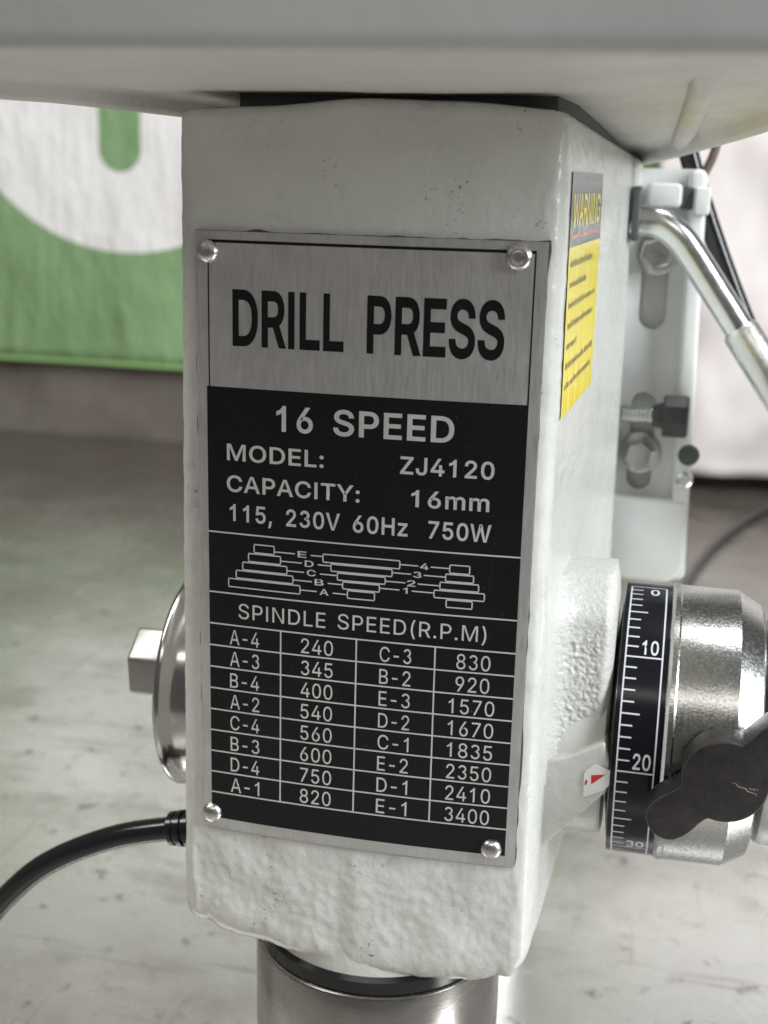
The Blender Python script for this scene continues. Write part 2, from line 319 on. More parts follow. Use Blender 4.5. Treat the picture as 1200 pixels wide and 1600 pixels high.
# ------------------------------------------------------------------ lettering: plain grotesque outlines, 509 units to the cap height
GLYPH = """( 273|89,207 92,264 107,354 122,413 153,494 177,539 236,539 223,512 201,457 174,370 161,313 157,285 151,207 156,138 165,91 188,16 209,-38 236,-96 177,-96 156,-59 124,16 111,55 95,131 90,169
) 273|37,-96 52,-66 76,-9 95,44 108,93 117,139 120,162 122,207 116,285 112,313 99,370 73,457 37,539 97,539 121,494 142,441 167,354 178,293 181,264 184,207 183,168 171,92 149,15 117,-59 97,-96
, 188|38,-119 68,71 137,71 84,-119
- 453|337,244 337,188 114,188 114,244
. 188|95,-4 86,-4 70,3 57,16 50,32 50,50 57,66 70,79 86,86 95,87 113,83 128,73 138,59 141,41 138,24 128,9 113,-1 104,-4
0 453|227,-7 199,-5 174,1 151,11 130,24 111,41 95,62 80,86 69,113 60,144 53,178 49,214 48,254 49,294 53,330 60,364 69,395 81,422 95,447 112,467 130,484 151,498 174,508 200,514 227,516 254,514 279,508 302,498 323,484 342,467 358,447 372,422 384,395 393,364 400,330 404,294 405,254 404,214 400,178 393,144 384,113 373,86 359,62 342,41 323,24 302,11 279,1 254,-5|227,50 245,51 276,63 303,87 313,103 323,122 336,168 343,223 344,254 343,285 336,341 323,387 313,405 303,422 276,446 245,458 227,460 209,458 192,453 177,446 163,435 151,422 140,405 131,387 123,365 117,341 110,285 109,254 110,223 117,168 123,144 140,103 151,87 163,74 177,63 192,56 209,51
1 453|76,0 76,55 391,55 391,0|276,509 276,0 212,0 212,448 209,448 86,358 86,427 198,509
2 453|64,0 64,47 261,257 282,282 299,305 311,327 318,348 320,360 317,397 308,419 293,436 262,454 237,459 209,459 184,453 162,441 145,424 134,402 130,390 127,362 66,362 67,384 71,405 77,424 86,442 98,459 111,473 126,486 162,505 182,511 225,516 268,511 288,505 306,497 323,486 350,461 370,428 376,411 380,392 381,372 378,345 371,318 357,290 322,241 288,202 153,60 153,57 389,57 389,0
3 453|218,-7 173,-3 152,2 114,19 98,30 70,57 60,74 52,91 46,111 44,132 109,132 115,107 126,87 134,78 154,64 165,59 204,50 248,53 275,61 297,74 315,93 321,104 328,130 328,158 322,184 316,196 299,217 275,234 260,240 242,244 223,247 157,248 157,299 288,448 288,452 70,452 70,509 372,509 372,461 211,278 211,289 239,290 287,284 308,276 327,265 344,253 359,239 381,205 392,166 392,123 387,103 380,84 370,66 358,50 344,36 327,23 309,12 288,4 243,-6
4 453|40,105 40,158 247,509 311,509 109,166 109,163 413,163 413,105|282,0 282,318 343,318 343,0
5 453|221,-7 199,-6 159,3 140,11 108,32 94,45 73,76 66,93 60,130 122,130 127,108 132,98 145,80 163,66 184,56 208,50 250,53 264,58 288,72 307,92 314,104 320,117 327,146 327,178 324,193 320,208 314,221 297,244 275,262 262,269 248,273 218,277 192,275 156,264 128,246 67,253 96,509 366,509 366,452 151,452 134,301 155,315 178,325 190,329 216,333 247,333 294,321 321,306 334,296 355,273 364,260 379,231 388,199 391,163 390,139 379,95 357,57 343,41 327,27 309,15 268,-1
6 453|226,-7 203,-5 161,5 125,26 109,40 96,56 84,74 75,94 69,115 65,138 64,162 68,199 80,239 89,261 102,285 137,340 252,509 322,509 151,261 145,261 165,288 179,299 205,310 224,314 257,313 278,309 298,303 316,295 332,284 359,257 370,240 378,221 388,180 388,134 384,112 368,73 343,39 327,26 310,14 271,-2 249,-6|226,48 241,49 267,56 289,70 299,79 314,101 320,114 327,142 327,173 320,201 307,225 299,235 289,244 267,258 254,262 226,265 198,262 186,258 174,252 153,235 138,214 132,201 128,188 125,158 128,128 132,114 145,90 153,79 163,70 186,56 212,49
7 453|97,0 323,452 62,452 62,509 391,509 391,449 165,0
8 453|226,-7 201,-6 156,3 117,21 101,33 86,47 64,78 57,96 53,115 52,135 55,166 59,181 72,208 81,220 101,241 113,249 125,256 153,265 153,267 135,273 119,282 105,293 83,324 76,342 70,380 75,417 82,434 90,450 101,464 114,477 146,498 164,506 184,511 226,516 269,511 288,506 306,498 323,488 337,477 361,450 370,434 377,417 382,380 376,342 369,324 347,293 318,273 300,267 300,265 327,256 339,249 351,241 372,220 380,208 393,181 400,151 401,135 395,96 388,78 378,62 352,33 317,11 296,3 251,-6|226,49 243,50 272,55 285,60 307,74 323,91 329,102 336,126 337,139 336,152 329,177 322,189 305,208 283,223 270,228 256,232 226,235 196,232 182,228 169,223 147,208 130,189 123,177 116,152 115,139 116,126 123,102 136,82 145,74 167,60 180,55|226,290 252,292 274,300 293,313 307,330 312,341 316,351 319,376 313,410 308,420 294,437 285,444 264,454 226,460 188,454 167,444 159,437 151,429 139,410 133,376 136,351 139,341 151,321 159,313 178,300 189,296 213,290
9 453|226,516 271,510 310,494 328,482 343,468 356,452 368,434 384,393 388,371 389,347 385,309 373,270 363,248 334,197 200,0 130,0 301,248 307,248 294,227 281,215 257,202 238,196 195,196 175,199 137,214 106,237 83,269 74,287 68,307 65,329 65,375 69,397 75,417 96,454 125,483 162,504 203,514|226,460 199,457 186,452 174,446 154,429 145,419 133,395 126,367 125,352 126,336 133,308 138,295 154,274 174,257 186,251 212,244 226,243 240,244 267,251 279,257 299,273 314,295 320,308 327,335 327,366 324,381 314,407 299,429 279,446 267,452 254,457
: 188|95,-4 86,-4 70,3 57,16 50,32 50,50 57,66 70,79 86,86 95,87 113,83 128,73 138,59 141,41 138,24 128,9 113,-1 104,-4|95,271 78,274 70,278 57,291 50,307 50,325 57,342 63,349 78,359 95,362 113,359 128,349 138,334 141,316 138,299 128,284 113,274
A 480|16,0 201,509 276,509 463,0 395,0 232,478 85,0|110,142 110,199 370,199 370,142
B 456|60,0 60,509 266,508 310,499 329,491 345,481 359,469 381,442 394,410 398,374 397,358 392,331 380,310 373,301 356,286 326,270 315,267 315,262 327,261 351,252 374,237 394,216 409,189 414,173 417,155 417,117 408,83 400,67 390,52 377,39 362,28 344,18 324,10 301,4 247,0|125,57 272,58 296,63 315,70 330,80 341,92 349,105 354,120 355,149 348,173 342,184 327,203 317,211 293,224 279,228 248,231 125,231|125,285 252,286 277,291 299,302 308,309 323,326 333,348 336,372 334,388 330,403 323,417 313,429 299,439 283,446 263,450 240,452 125,452
C 510|267,-7 235,-5 205,1 177,11 150,25 126,42 104,63 86,88 70,115 57,146 48,179 42,215 40,254 42,293 48,329 57,362 70,393 86,421 104,445 126,466 150,484 177,498 205,508 235,514 267,516 305,513 340,504 373,490 402,471 427,447 448,418 463,385 473,348 408,348 401,373 389,395 375,413 348,435 327,445 292,454 267,456 245,454 223,450 203,443 166,419 150,403 137,385 125,364 116,340 109,314 103,254 109,194 116,168 125,145 137,123 166,89 184,76 203,66 223,59 245,54 280,53 315,60 348,74 375,96 389,114 401,136 408,160 473,160 469,142 457,107 438,76 416,49 388,28 357,11 341,5 305,-4
D 502|219,0 96,0 96,57 215,57 244,58 272,63 296,70 318,81 337,94 354,110 368,128 379,149 388,172 394,198 398,226 398,285 388,337 379,361 368,381 354,399 338,415 320,428 299,438 275,446 221,452 93,452 93,509 225,509 261,507 294,501 325,492 353,478 377,461 399,441 418,418 433,391 446,361 455,329 460,293 462,255 460,217 455,181 446,149 433,119 417,92 398,68 376,48 351,31 322,17 291,8 256,2|125,509 125,0 60,0 60,509
E 419|60,0 60,509 372,509 372,452 125,452 125,286 355,286 355,229 125,229 125,57 375,57 375,0
G 520|269,-7 236,-5 205,1 176,11 149,25 125,43 104,64 85,88 69,116 57,146 47,179 42,215 40,254 42,293 47,329 57,362 69,393 85,421 103,445 125,466 149,484 175,498 203,508 233,514 265,516 304,513 340,504 374,489 403,469 429,445 458,401 465,384 474,349 408,349 399,372 387,393 365,420 347,434 304,452 265,456 243,454 222,450 202,443 183,432 150,404 125,364 116,340 109,314 105,285 103,254 109,194 116,168 125,145 137,124 151,105 166,90 184,76 203,66 224,59 246,54 269,53 309,57 328,63 345,71 360,81 374,93 386,107 396,123 410,160 414,180 415,202 434,199 283,199 283,256 478,256 478,200 476,170 471,141 463,115 451,91 436,69 419,50 399,33 377,19 352,8 326,0 298,-5
H 517|60,0 60,509 125,509 125,289 392,289 392,509 457,509 457,0 392,0 392,232 125,232 125,0
I 301|31,0 31,57 118,57 118,452 31,452 31,509 269,509 269,452 183,452 183,57 269,57 269,0
J 396|185,-7 153,-4 124,3 98,15 75,33 57,55 44,81 36,111 33,145 33,173 98,173 99,123 104,104 111,88 122,74 134,64 149,56 166,51 204,51 220,56 235,64 248,74 258,88 266,104 270,123 272,145 272,509 336,509 336,145 334,111 326,81 313,55 294,33 271,15 246,3 217,-4
L 393|60,0 60,509 125,509 125,57 361,57 361,0
M 628|60,0 60,509 152,509 322,49 307,49 342,158 476,509 568,509 568,0 504,0 507,457 342,0 286,0 112,457 122,0
N 523|60,0 60,509 136,509 405,54 399,509 463,509 463,0 387,0 119,454 125,0
O 533|267,-7 235,-5 205,1 177,11 150,25 126,42 105,63 86,88 70,115 57,146 48,179 42,215 40,254 42,293 48,329 57,362 70,393 86,421 105,445 126,466 150,484 177,498 205,508 235,514 267,516 299,514 329,508 357,498 384,484 408,466 429,445 448,421 464,393 477,362 486,329 491,293 493,254 491,215 486,179 477,146 464,115 448,88 429,63 408,42 384,25 357,11 329,1 299,-5|267,53 289,54 330,66 349,76 367,89 383,105 396,123 408,144 418,168 425,194 429,223 430,254 429,286 425,314 418,341 408,365 396,386 383,404 367,420 349,433 330,443 310,450 267,456 223,450 203,443 184,433 167,420 151,404 137,385 125,364 116,340 109,314 103,254 109,194 116,168 125,144 137,123 151,105 167,89 184,76 203,66 223,59 245,54
P 445|60,0 60,509 235,509 263,507 289,503 312,497 332,487 350,476 366,462 379,447 390,430 404,391 409,348 407,325 404,304 390,265 379,248 366,233 350,219 332,207 312,198 289,191 263,187 235,186 125,186 125,0|125,242 252,243 284,250 297,256 318,272 327,282 333,294 342,319 344,333 344,362 342,376 333,402 318,423 297,439 268,449 232,452 125,452
R 449|60,0 60,509 236,509 264,507 290,504 333,489 351,478 367,465 380,450 399,415 405,395 408,374 408,330 405,309 399,290 390,271 380,255 367,240 333,217 312,209 264,199 125,198 125,0|125,255 234,255 269,258 298,267 319,281 334,300 339,312 345,352 339,393 334,405 319,425 298,440 269,449 233,452 125,452|353,0 230,229 303,229 428,0
S 447|224,-9 197,-8 149,1 108,19 91,31 76,45 64,60 54,77 46,96 41,115 38,137 104,137 110,110 123,88 132,79 142,71 166,59 209,50 224,49 257,52 286,60 299,66 321,82 336,102 345,126 345,151 338,171 325,186 296,205 259,218 184,239 128,260 105,274 86,289 71,307 60,326 54,348 52,372 53,393 58,413 65,431 75,448 87,463 119,488 158,506 180,511 227,516 275,511 296,505 316,498 351,476 377,449 387,433 399,397 401,378 337,378 334,396 326,412 316,426 302,437 286,447 267,453 225,459 209,458 194,456 167,448 145,435 136,427 123,409 118,398 115,376 119,352 124,342 131,334 148,319 158,313 202,296 276,276 312,264 359,238 379,220 395,198 405,171 408,139 407,118 403,99 396,81 374,48 360,34 343,21 302,2 252,-8
T 449|32,452 32,509 417,509 417,452 257,452 257,0 193,0 193,452
U 517|259,-8 230,-7 203,-2 177,5 154,15 133,28 114,43 98,60 74,101 66,124 60,173 60,509 124,509 124,178 125,160 133,128 150,99 160,87 187,68 220,56 259,52 298,56 331,68 357,87 368,99 384,128 392,160 393,178 393,509 457,509 457,173 456,148 451,124 443,101 433,80 419,60 403,43 384,28 363,15 340,5 315,-2 288,-7
V 480|204,0 16,509 84,509 248,31 395,509 463,509 278,0
W 686|155,0 16,509 82,509 197,40 306,509 380,509 497,40 603,509 670,509 530,0 455,0 336,475 350,475 323,341 230,0
Y 472|203,0 203,208 16,509 91,509 250,230 224,230 244,280 381,509 455,509 268,208 268,0
Z 438|42,0 42,46 341,476 348,454 40,452 40,509 397,509 397,462 97,33 90,54 399,57 399,0
m 610|53,0 53,379 112,379 112,295 108,295 112,310 118,323 132,346 141,355 161,370 172,376 195,384 207,386 239,385 257,380 273,372 287,361 299,347 309,331 316,314 321,295 312,295 322,321 337,343 347,353 368,369 394,380 407,383 437,386 468,383 497,372 510,364 522,354 532,342 548,313 553,296 556,276 557,0 496,0 496,254 494,273 490,289 483,302 473,313 460,321 447,326 419,330 395,328 374,320 365,314 345,290 338,270 335,247 335,0 274,0 273,275 269,288 262,301 242,320 229,326 199,330 188,330 168,325 148,314 132,299 121,278 117,266 114,253 114,0
z 380|42,0 42,46 254,320 48,323 48,379 333,379 333,331 126,56 339,56 339,0"""
GL = {}
for line in GLYPH.strip().split('\n'):
    head, *lps = line[1:].split('|')
    GL[line[0]] = (int(head), [[tuple(map(int, p.split(','))) for p in l.split()] for l in lps])
GL['I'] = (190, [[(62, 0), (128, 0), (128, 509), (62, 509)]])
GL['1'] = (453, [[(212, 0), (278, 0), (278, 509), (228, 509), (200, 462), (150, 420), (95, 396), (95, 338), (150, 358), (212, 400)]])
GL[' '] = (190, [])
cl_ = [(222 + 124 * math.cos(R(t)), 377 + 104 * math.sin(R(t))) for t in range(168, -71, -14)] + [(222 + 142 * math.cos(R(t)), 149 + 121 * math.sin(R(t))) for t in range(70, -171, -14)]
lf_, rg_ = [], []
for k in range(len(cl_)):
    p_, q_ = cl_[max(k - 1, 0)], cl_[min(k + 1, len(cl_) - 1)]
    ex_, ey_ = q_[0] - p_[0], q_[1] - p_[1]; l_ = math.hypot(ex_, ey_)
    lf_.append((cl_[k][0] - ey_ / l_ * 30, cl_[k][1] + ex_ / l_ * 30)); rg_.append((cl_[k][0] + ey_ / l_ * 30, cl_[k][1] - ex_ / l_ * 30))
m_ = next(k for k in range(len(cl_)) if cl_[k][1] < 275)
GL['3'] = (453, [lf_ + rg_[:m_ - 1:-1] + [(214, 268)] + rg_[m_ - 2::-1]])
GL['Z'] = (438, [[(40, 0), (40, 50), (312, 452), (44, 452), (44, 509), (396, 509), (396, 459), (124, 57), (398, 57), (398, 0)]])
def s_area(l): return 0.5 * sum(l[i][0] * l[(i + 1) % len(l)][1] - l[(i + 1) % len(l)][0] * l[i][1] for i in range(len(l)))
def fatten(l, k):
    if not k: return l
    out = []; n = len(l)
    for i in range(n):
        a, b_, c = Vector(l[i - 1]), Vector(l[i]), Vector(l[(i + 1) % n])
        e1, e2 = (b_ - a), (c - b_)
        if e1.length < 1e-6 or e2.length < 1e-6: out.append(l[i]); continue
        e1.normalize(); e2.normalize()
        n1, n2 = Vector((e1.y, -e1.x)), Vector((e2.y, -e2.x))
        d = n1 + n2
        if d.length < 0.3: out.append(l[i]); continue
        d.normalize(); q = min(1 / max(0.35, d.dot(n1)), 1.8)
        out.append((b_.x + d.x * k * q, b_.y + d.y * k * q))
    return out
def inside(p, l):
    c = False; n = len(l)
    for i in range(n):
        (x1, y1), (x2, y2) = l[i], l[(i + 1) % n]
        if (y1 > p[1]) != (y2 > p[1]) and p[0] < (x2 - x1) * (p[1] - y1) / (y2 - y1) + x1: c = not c
    return c
BIGEST = {}
def glyph_tris(ch, fat):
    """list of (layer, verts2d, tris) in font units; the winding tells holes from strokes"""
    key = (ch, fat)
    if key in BIGEST: return BIGEST[key]
    lps = GL[ch][1]
    out = []
    if lps:
        big = max(lps, key=lambda l: abs(s_area(l))); sg = 1 if s_area(big) > 0 else -1
        solids = [l for l in lps if s_area(l) * sg > 0]; holes = [l for l in lps if s_area(l) * sg < 0]
        for li, sld in enumerate(solids):
            mine = [h for h in holes if inside(h[0], sld)]
            rings = [fatten(r_, fat * sg) for r_ in [sld] + mine]
            pts = [p for r_ in rings for p in r_]
            tris = tessellate_polygon([[Vector((x, y, 0)) for x, y in r_] for r_ in rings])
            out.append((li, pts, tris))
    BIGEST[key] = out
    return out
def text_geo(txt, x0, x1, base, cap, place, fat=0, track=0.0):
    """set txt so that its ink spans x0..x1 with capitals cap high on the baseline; place(u, v, layer) -> 3-D point"""
    pen = 0; items = []; lo, hi = 1e9, -1e9
    for ch in txt:
        for li, pts, tris in glyph_tris(ch, fat):
            q = [(x + pen, y) for x, y in pts]
            items.append((li, q, tris)); lo = min(lo, min(p[0] for p in q)); hi = max(hi, max(p[0] for p in q))
        pen += GL[ch][0] + track
    kx = (x1 - x0) / (hi - lo); ky = cap / (509.0 + 2 * fat)
    vs, fs = [], []
    for li, q, tris in items:
        o = len(vs)
        vs += [place(x0 + (x - lo) * kx, base + (y + fat) * ky, li) for x, y in q]
        fs += [tuple(o + i for i in t) for t in tris]
    return vs, fs

# ================================================================== THE SETTING
# bench top: scuffed sheet metal
mt, nd, lk, b = mat('bench_sheet', (0.60, 0.60, 0.57), 0.25, 0.62)
v = coords(nd, lk); w_ = coords(nd, lk, (0.8, 1.2, 1.0)); sc1 = coords(nd, lk, (1.0, 0.05, 1.0)); sc2 = coords(nd, lk, (0.06, 1.0, 1.0))
a = noise_tex(nd, lk, v, 5.0, 9.0, 0.66); c = noise_tex(nd, lk, w_, 16.0, 9.0, 0.72); d = noise_tex(nd, lk, v, 60.0, 6.0, 0.7)
t = ramp(nd, lk, a, [(0.32, (0.38, 0.36, 0.33)), (0.52, (0.62, 0.61, 0.575)), (0.70, (0.68, 0.68, 0.65))])
t = mix(nd, lk, ramp(nd, lk, c, [(0.34, (0.45, 0.45, 0.45)), (0.47, (0, 0, 0))]), t, (0.30, 0.265, 0.23))
t = mix(nd, lk, ramp(nd, lk, d, [(0.58, (0, 0, 0)), (0.68, (0.8, 0.8, 0.8))]), t, (0.10, 0.088, 0.075))
for q_ in (noise_tex(nd, lk, sc1, 130.0, 3.0, 0.6), noise_tex(nd, lk, sc2, 110.0, 3.0, 0.6)):
    t = mix(nd, lk, ramp(nd, lk, q_, [(0.64, (0, 0, 0)), (0.69, (0.4, 0.4, 0.4))]), t, (0.27, 0.255, 0.235))
# dark reflection of the wall painted in brown into the bench rear, ragged edge
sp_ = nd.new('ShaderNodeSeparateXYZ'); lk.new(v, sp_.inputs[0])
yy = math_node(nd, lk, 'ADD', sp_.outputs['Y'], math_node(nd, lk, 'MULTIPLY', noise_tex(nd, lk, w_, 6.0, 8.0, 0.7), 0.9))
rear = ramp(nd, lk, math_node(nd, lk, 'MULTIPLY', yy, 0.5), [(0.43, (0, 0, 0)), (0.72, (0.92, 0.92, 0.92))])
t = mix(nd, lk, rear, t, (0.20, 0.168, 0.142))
lk.new(t, b.inputs['Base Color'])
lk.new(ramp(nd, lk, c, [(0.3, (0.38,) * 3), (0.6, (0.20,) * 3)]), b.inputs['Roughness'])
bump(nd, lk, b, d, 0.00012)
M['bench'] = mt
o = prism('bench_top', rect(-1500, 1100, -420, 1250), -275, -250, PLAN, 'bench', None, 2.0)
o['kind'] = 'structure'
# wall behind the bench
mt, nd, lk, b = mat('dull_wall', (0.20, 0.175, 0.155), 0.7)
v = coords(nd, lk); a = noise_tex(nd, lk, v, 9.0, 7.0, 0.65); c = noise_tex(nd, lk, v, 3.0, 4.0, 0.5)
t = ramp(nd, lk, a, [(0.25, (0.075, 0.062, 0.055)), (0.5, (0.15, 0.128, 0.112)), (0.75, (0.19, 0.168, 0.15))])
t = mix(nd, lk, ramp(nd, lk, c, [(0.4, (0, 0, 0)), (0.75, (0.4, 0.4, 0.4))]), t, (0.20, 0.19, 0.185))
lk.new(t, b.inputs['Base Color']); bump(nd, lk, b, a, 0.002); M['wall'] = mt
o = prism('wall', rect(-1500, 1100, -275, 900), 1252, 1290, FRONT, 'wall', None, 0)
o['kind'] = 'structure'

# printed banner hung on the wall: white disc with a green bar on green
mt, nd, lk, b = mat('banner_print', (0.2, 0.5, 0.2), 0.5)
tc = nd.new('ShaderNodeTexCoord'); sep = nd.new('ShaderNodeSeparateXYZ'); lk.new(tc.outputs['Object'], sep.inputs[0])
X, Z = sep.outputs['X'], sep.outputs['Z']
def dist(cx, cz): 
    dx = math_node(nd, lk, 'SUBTRACT', X, cx); dz = math_node(nd, lk, 'SUBTRACT', Z, cz)
    return math_node(nd, lk, 'SQRT', math_node(nd, lk, 'ADD', math_node(nd, lk, 'MULTIPLY', dx, dx), math_node(nd, lk, 'MULTIPLY', dz, dz)))
disc = math_node(nd, lk, 'LESS_THAN', dist(-0.612, 0.243), 0.247)
# bar with a round foot: distance to the segment x=-0.62, z 0.126 .. 0.6
dx = math_node(nd, lk, 'ABSOLUTE', math_node(nd, lk, 'SUBTRACT', X, -0.6195))
above = math_node(nd, lk, 'MULTIPLY', math_node(nd, lk, 'LESS_THAN', dx, 0.0285), math_node(nd, lk, 'GREATER_THAN', Z, 0.124))
bar = math_node(nd, lk, 'MAXIMUM', above, math_node(nd, lk, 'LESS_THAN', dist(-0.6195, 0.124), 0.0285))
white = math_node(nd, lk, 'SUBTRACT', disc, math_node(nd, lk, 'MULTIPLY', disc, bar))
v = coords(nd, lk); a = noise_tex(nd, lk, v, 8.0, 6.0, 0.6)
gcol = ramp(nd, lk, a, [(0.3, (0.185, 0.300, 0.150)), (0.7, (0.235, 0.365, 0.190))])
wcol = ramp(nd, lk, a, [(0.3, (0.72, 0.70, 0.70)), (0.6, (0.80, 0.79, 0.79))])
sm = ramp(nd, lk, noise_tex(nd, lk, v, 30.0, 3.0, 0.5), [(0.70, (0, 0, 0)), (0.80, (0.4, 0.4, 0.4))])
t = mix(nd, lk, sm, mix(nd, lk, white, gcol, wcol), (0.45, 0.40, 0.36))
lk.new(t, b.inputs['Base Color']); bump(nd, lk, b, noise_tex(nd, lk, coords(nd, lk, (1.0, 1.0, 0.35)), 7.0, 5.0, 0.6), 0.03); b.inputs['Roughness'].default_value = 0.38; M['banner'] = mt
vs, fs = [], []
nx, nz = 90, 40
for j in range(nz + 1):
    for i in range(nx + 1):
        x = -1400 + (1400 + 52) * i / nx; z = -148 + 720 * j / nz
        y = 1236 + 3.5 * noise.noise(Vector((x * 0.006, z * 0.003, 2))) + 1.5 * math.sin(x * 0.02 + z * 0.004)
        vs.append((x, y, z))
for j in range(nz):
    for i in range(nx):
        q = j * (nx + 1) + i; fs.append((q, q + 1, q + nx + 2, q + nx + 1))
bn = empty('banner', (0, 0, 0), 'green vinyl banner with a white disc and green bar behind the machine', 'banner')
o = link('vinyl_sheet', vs, fs, 'banner', bn)
sd = o.modifiers.new('thickness', 'SOLIDIFY'); sd.thickness = 0.0012
vs2 = [(-1400 + 1452 * i / 60, 1233 + 1.5 * math.sin(i * 0.5), -148) for i in range(61)]
mt, nd, lk, b = mat('banner_hem', (0.24, 0.40, 0.15), 0.5); M['hem'] = mt
tube('hem', vs2, 3.2, 'hem', bn, 10)
tube('hanging_rail', [(-1400, 1240, 573), (52, 1240, 573)], 8, 'steel', bn, 12)

# white cloth hung right of it
mt, nd, lk, b = mat('pale_cloth', (0.74, 0.69, 0.68), 0.85)
v = coords(nd, lk); a = noise_tex(nd, lk, v, 10.0, 5.0, 0.6)
lk.new(ramp(nd, lk, a, [(0.3, (0.68, 0.62, 0.61)), (0.7, (0.77, 0.73, 0.72))]), b.inputs['Base Color']); M['cloth'] = mt
vs, fs = [], []; nx, nz = 120, 70
for j in range(nz + 1):
    for i in range(nx + 1):
        u = i / nx; w = j / nz
        x = 48 + 900 * u; z = -231 + 800 * w
        y = 1195 + 16 * noise.noise(Vector((x * 0.012, z * 0.004, 5))) + 14 * noise.noise(Vector((x * 0.006 + z * 0.006, z * 0.009, 9))) + 7 * noise.noise(Vector((x * 0.03, z * 0.02, 1)))
        vs.append((x, y, z))
for j in range(nz):
    for i in range(nx):
        q = j * (nx + 1) + i; fs.append((q, q + 1, q + nx + 2, q + nx + 1))
ct = empty('hanging_cloth', (0, 0, 0), 'creased pinkish white cloth hanging down to the bench behind the lever', 'cloth')
o = link('cloth_sheet', vs, fs, 'cloth', ct)
sd = o.modifiers.new('thickness', 'SOLIDIFY'); sd.thickness = 0.0015
tube('hanging_rail', [(40, 1205, 572), (950, 1205, 572)], 8, 'steel', ct, 12)

# thin cable lying on the bench at the right
cb = empty('loose_cable', (0, 0, 0), 'thin dark cable lying across the bench right of the dial', 'cable')
tube('cable', spline([(262, 1172, -246.5), (201, 1120, -246.5), (158, 1020, -246.5), (128, 920, -246.5), (104, 800, -246.5), (88, 690, -246.5), (40, 560, -246.5)]), 3.5, 'cord', cb, 12)

# ================================================================== THE DRILL PRESS
dp = empty('drill_press', (0, 0, 0), 'white painted cast drill press with speed chart nameplate standing on the bench', 'drill press')

# ---- shape of the head: plan outline that widens to the rear, front face slightly bulged
BACK = 182.0
def face_y(x, z=0.0):
    k = max(-1.0, min(1.0, x / 46.0))
    extra = 0.9 * max(0.0, min(1.0, (-60 - z) / 60.0))
    return 0.9 - (1.55 + extra) * (1 - k * k)
def half(z):
    t = (114.0 - z) / 232.0
    return -49.9 - 2.4 * t, 48.0 + 1.7 * t
def lerp_tab(tab, x):
    if x <= tab[0][0]: return tab[0][1]
    for (a, va), (b_, vb) in zip(tab, tab[1:]):
        if x <= b_:
            k = (x - a) / (b_ - a); k = k * k * (3 - 2 * k); return va + (vb - va) * k
    return tab[-1][1]
TOP = [(-52, 113.2), (-30, 114.2), (0, 116.4), (20, 116.0), (52, 114.0)]
BOT = [(-54, -117.0), (-46, -118.2), (-38, -120.4), (-30, -120.6), (-20, -122.2), (0, -124.4), (18, -124.6), (34, -123.4), (44, -121.4), (52, -117.0)]
def plan(z):
    xl, xr = half(z); rc = 4.2; fl = 0.052
    pts = []
    for i in range(46):                                    # left side, back to front
        y = BACK - (BACK - rc - 0.9) * i / 45.0; pts.append((xl - fl * y, y, 'l'))
    for i in range(1, 10):
        t = R(90 * i / 10); pts.append((xl - 0.05 + rc - rc * math.cos(t), 0.9 + rc - rc * math.sin(t), 'c'))
    nfr = 130
    for i in range(nfr + 1):
        x = xl + rc + (xr - xl - 2 * rc) * i / nfr; pts.append((x, face_y(x, z), 'f'))
    for i in range(1, 10):
        t = R(90 * i / 10); pts.append((xr + 0.05 - rc + rc * math.sin(t), 0.9 + rc - rc * math.cos(t), 'c'))
    for i in range(46):
        y = 0.9 + rc + (BACK - rc - 0.9) * i / 45.0; pts.append((xr + fl * y, y, 'r'))
    return pts
levels = [(0.0, 2.6, 0), (0.0015, 1.3, 0), (0.004, 0.5, 0), (0.008, 0.1, 0)]
nl = 250
levels += [(0.012 + (0.965 - 0.012) * i / nl, 0.0, 0) for i in range(nl + 1)]
levels += [(0.972, 0.08, 0), (0.979, 0.35, 0), (0.985, 0.8, 0), (0.991, 1.6, 0), (0.996, 2.7, 0), (1.0, 4.2, 0)]
vs, fs = [], []
npl = len(plan(0))
for t, inset, _ in levels:
    z0 = 114 - 232 * t
    P = plan(z0)
    for k, (x, y, tag_) in enumerate(P):
        a, c = P[max(k - 1, 0)], P[min(k + 1, npl - 1)]
        ex, ey = c[0] - a[0], c[1] - a[1]; l = math.hypot(ex, ey); nxn, nyn = ey / l, -ex / l    # outward for this walking direction
        zt = lerp_tab(TOP, x) - 0.034 * max(0.0, y - 4)
        zb = lerp_tab(BOT, x)
        if y > 3: zb += (-119.0 - zb) * min(1.0, (y - 3) / 20.0)
        wob = 0.9 * noise.noise(Vector((x * 0.09, y * 0.09, 3.1))) + 0.5 * noise.noise(Vector((x * 0.3, y * 0.3, 8.1)))
        zb += wob
        z = zt + (zb - zt) * t
        q = Vector((x, y, z))
        on_plate = tag_ == 'f' and abs(x) < 44.5 and abs(z) < 83.5
        low = max(0.0, min(1.0, (-82 - z) / 6.0))
        if tag_ == 'f':
            d = 0.09 * noise.noise(q * 0.38) + 0.03 * noise.noise(q * 0.85)
            d += low * (0.65 * noise.noise(q * 0.09) + 0.40 * abs(noise.noise(q * 0.22)) * (0.5 + noise.noise(q * 0.05)) + 0.17 * noise.noise(q * 0.5) + 0.04 * noise.noise(q * 1.1))
            d += 0.10 * noise.noise(q * 0.08)
            if low > 0: d += 0.35 * low * math.exp(-((x - 0.5) / 3.0) ** 2)
            if on_plate: d = min(d, 0.05)
        elif tag_ == 'c':
            d = 0.22 * noise.noise(q * 0.16) + 0.12 * noise.noise(q * 0.45)
        else:
            d = 0.16 * noise.noise(q * 0.10) + 0.13 * noise.noise(q * 0.33) + 0.05 * noise.noise(q * 0.8)
        x += nxn * (d - inset); y += nyn * (d - inset)
        vs.append((x, y, z))
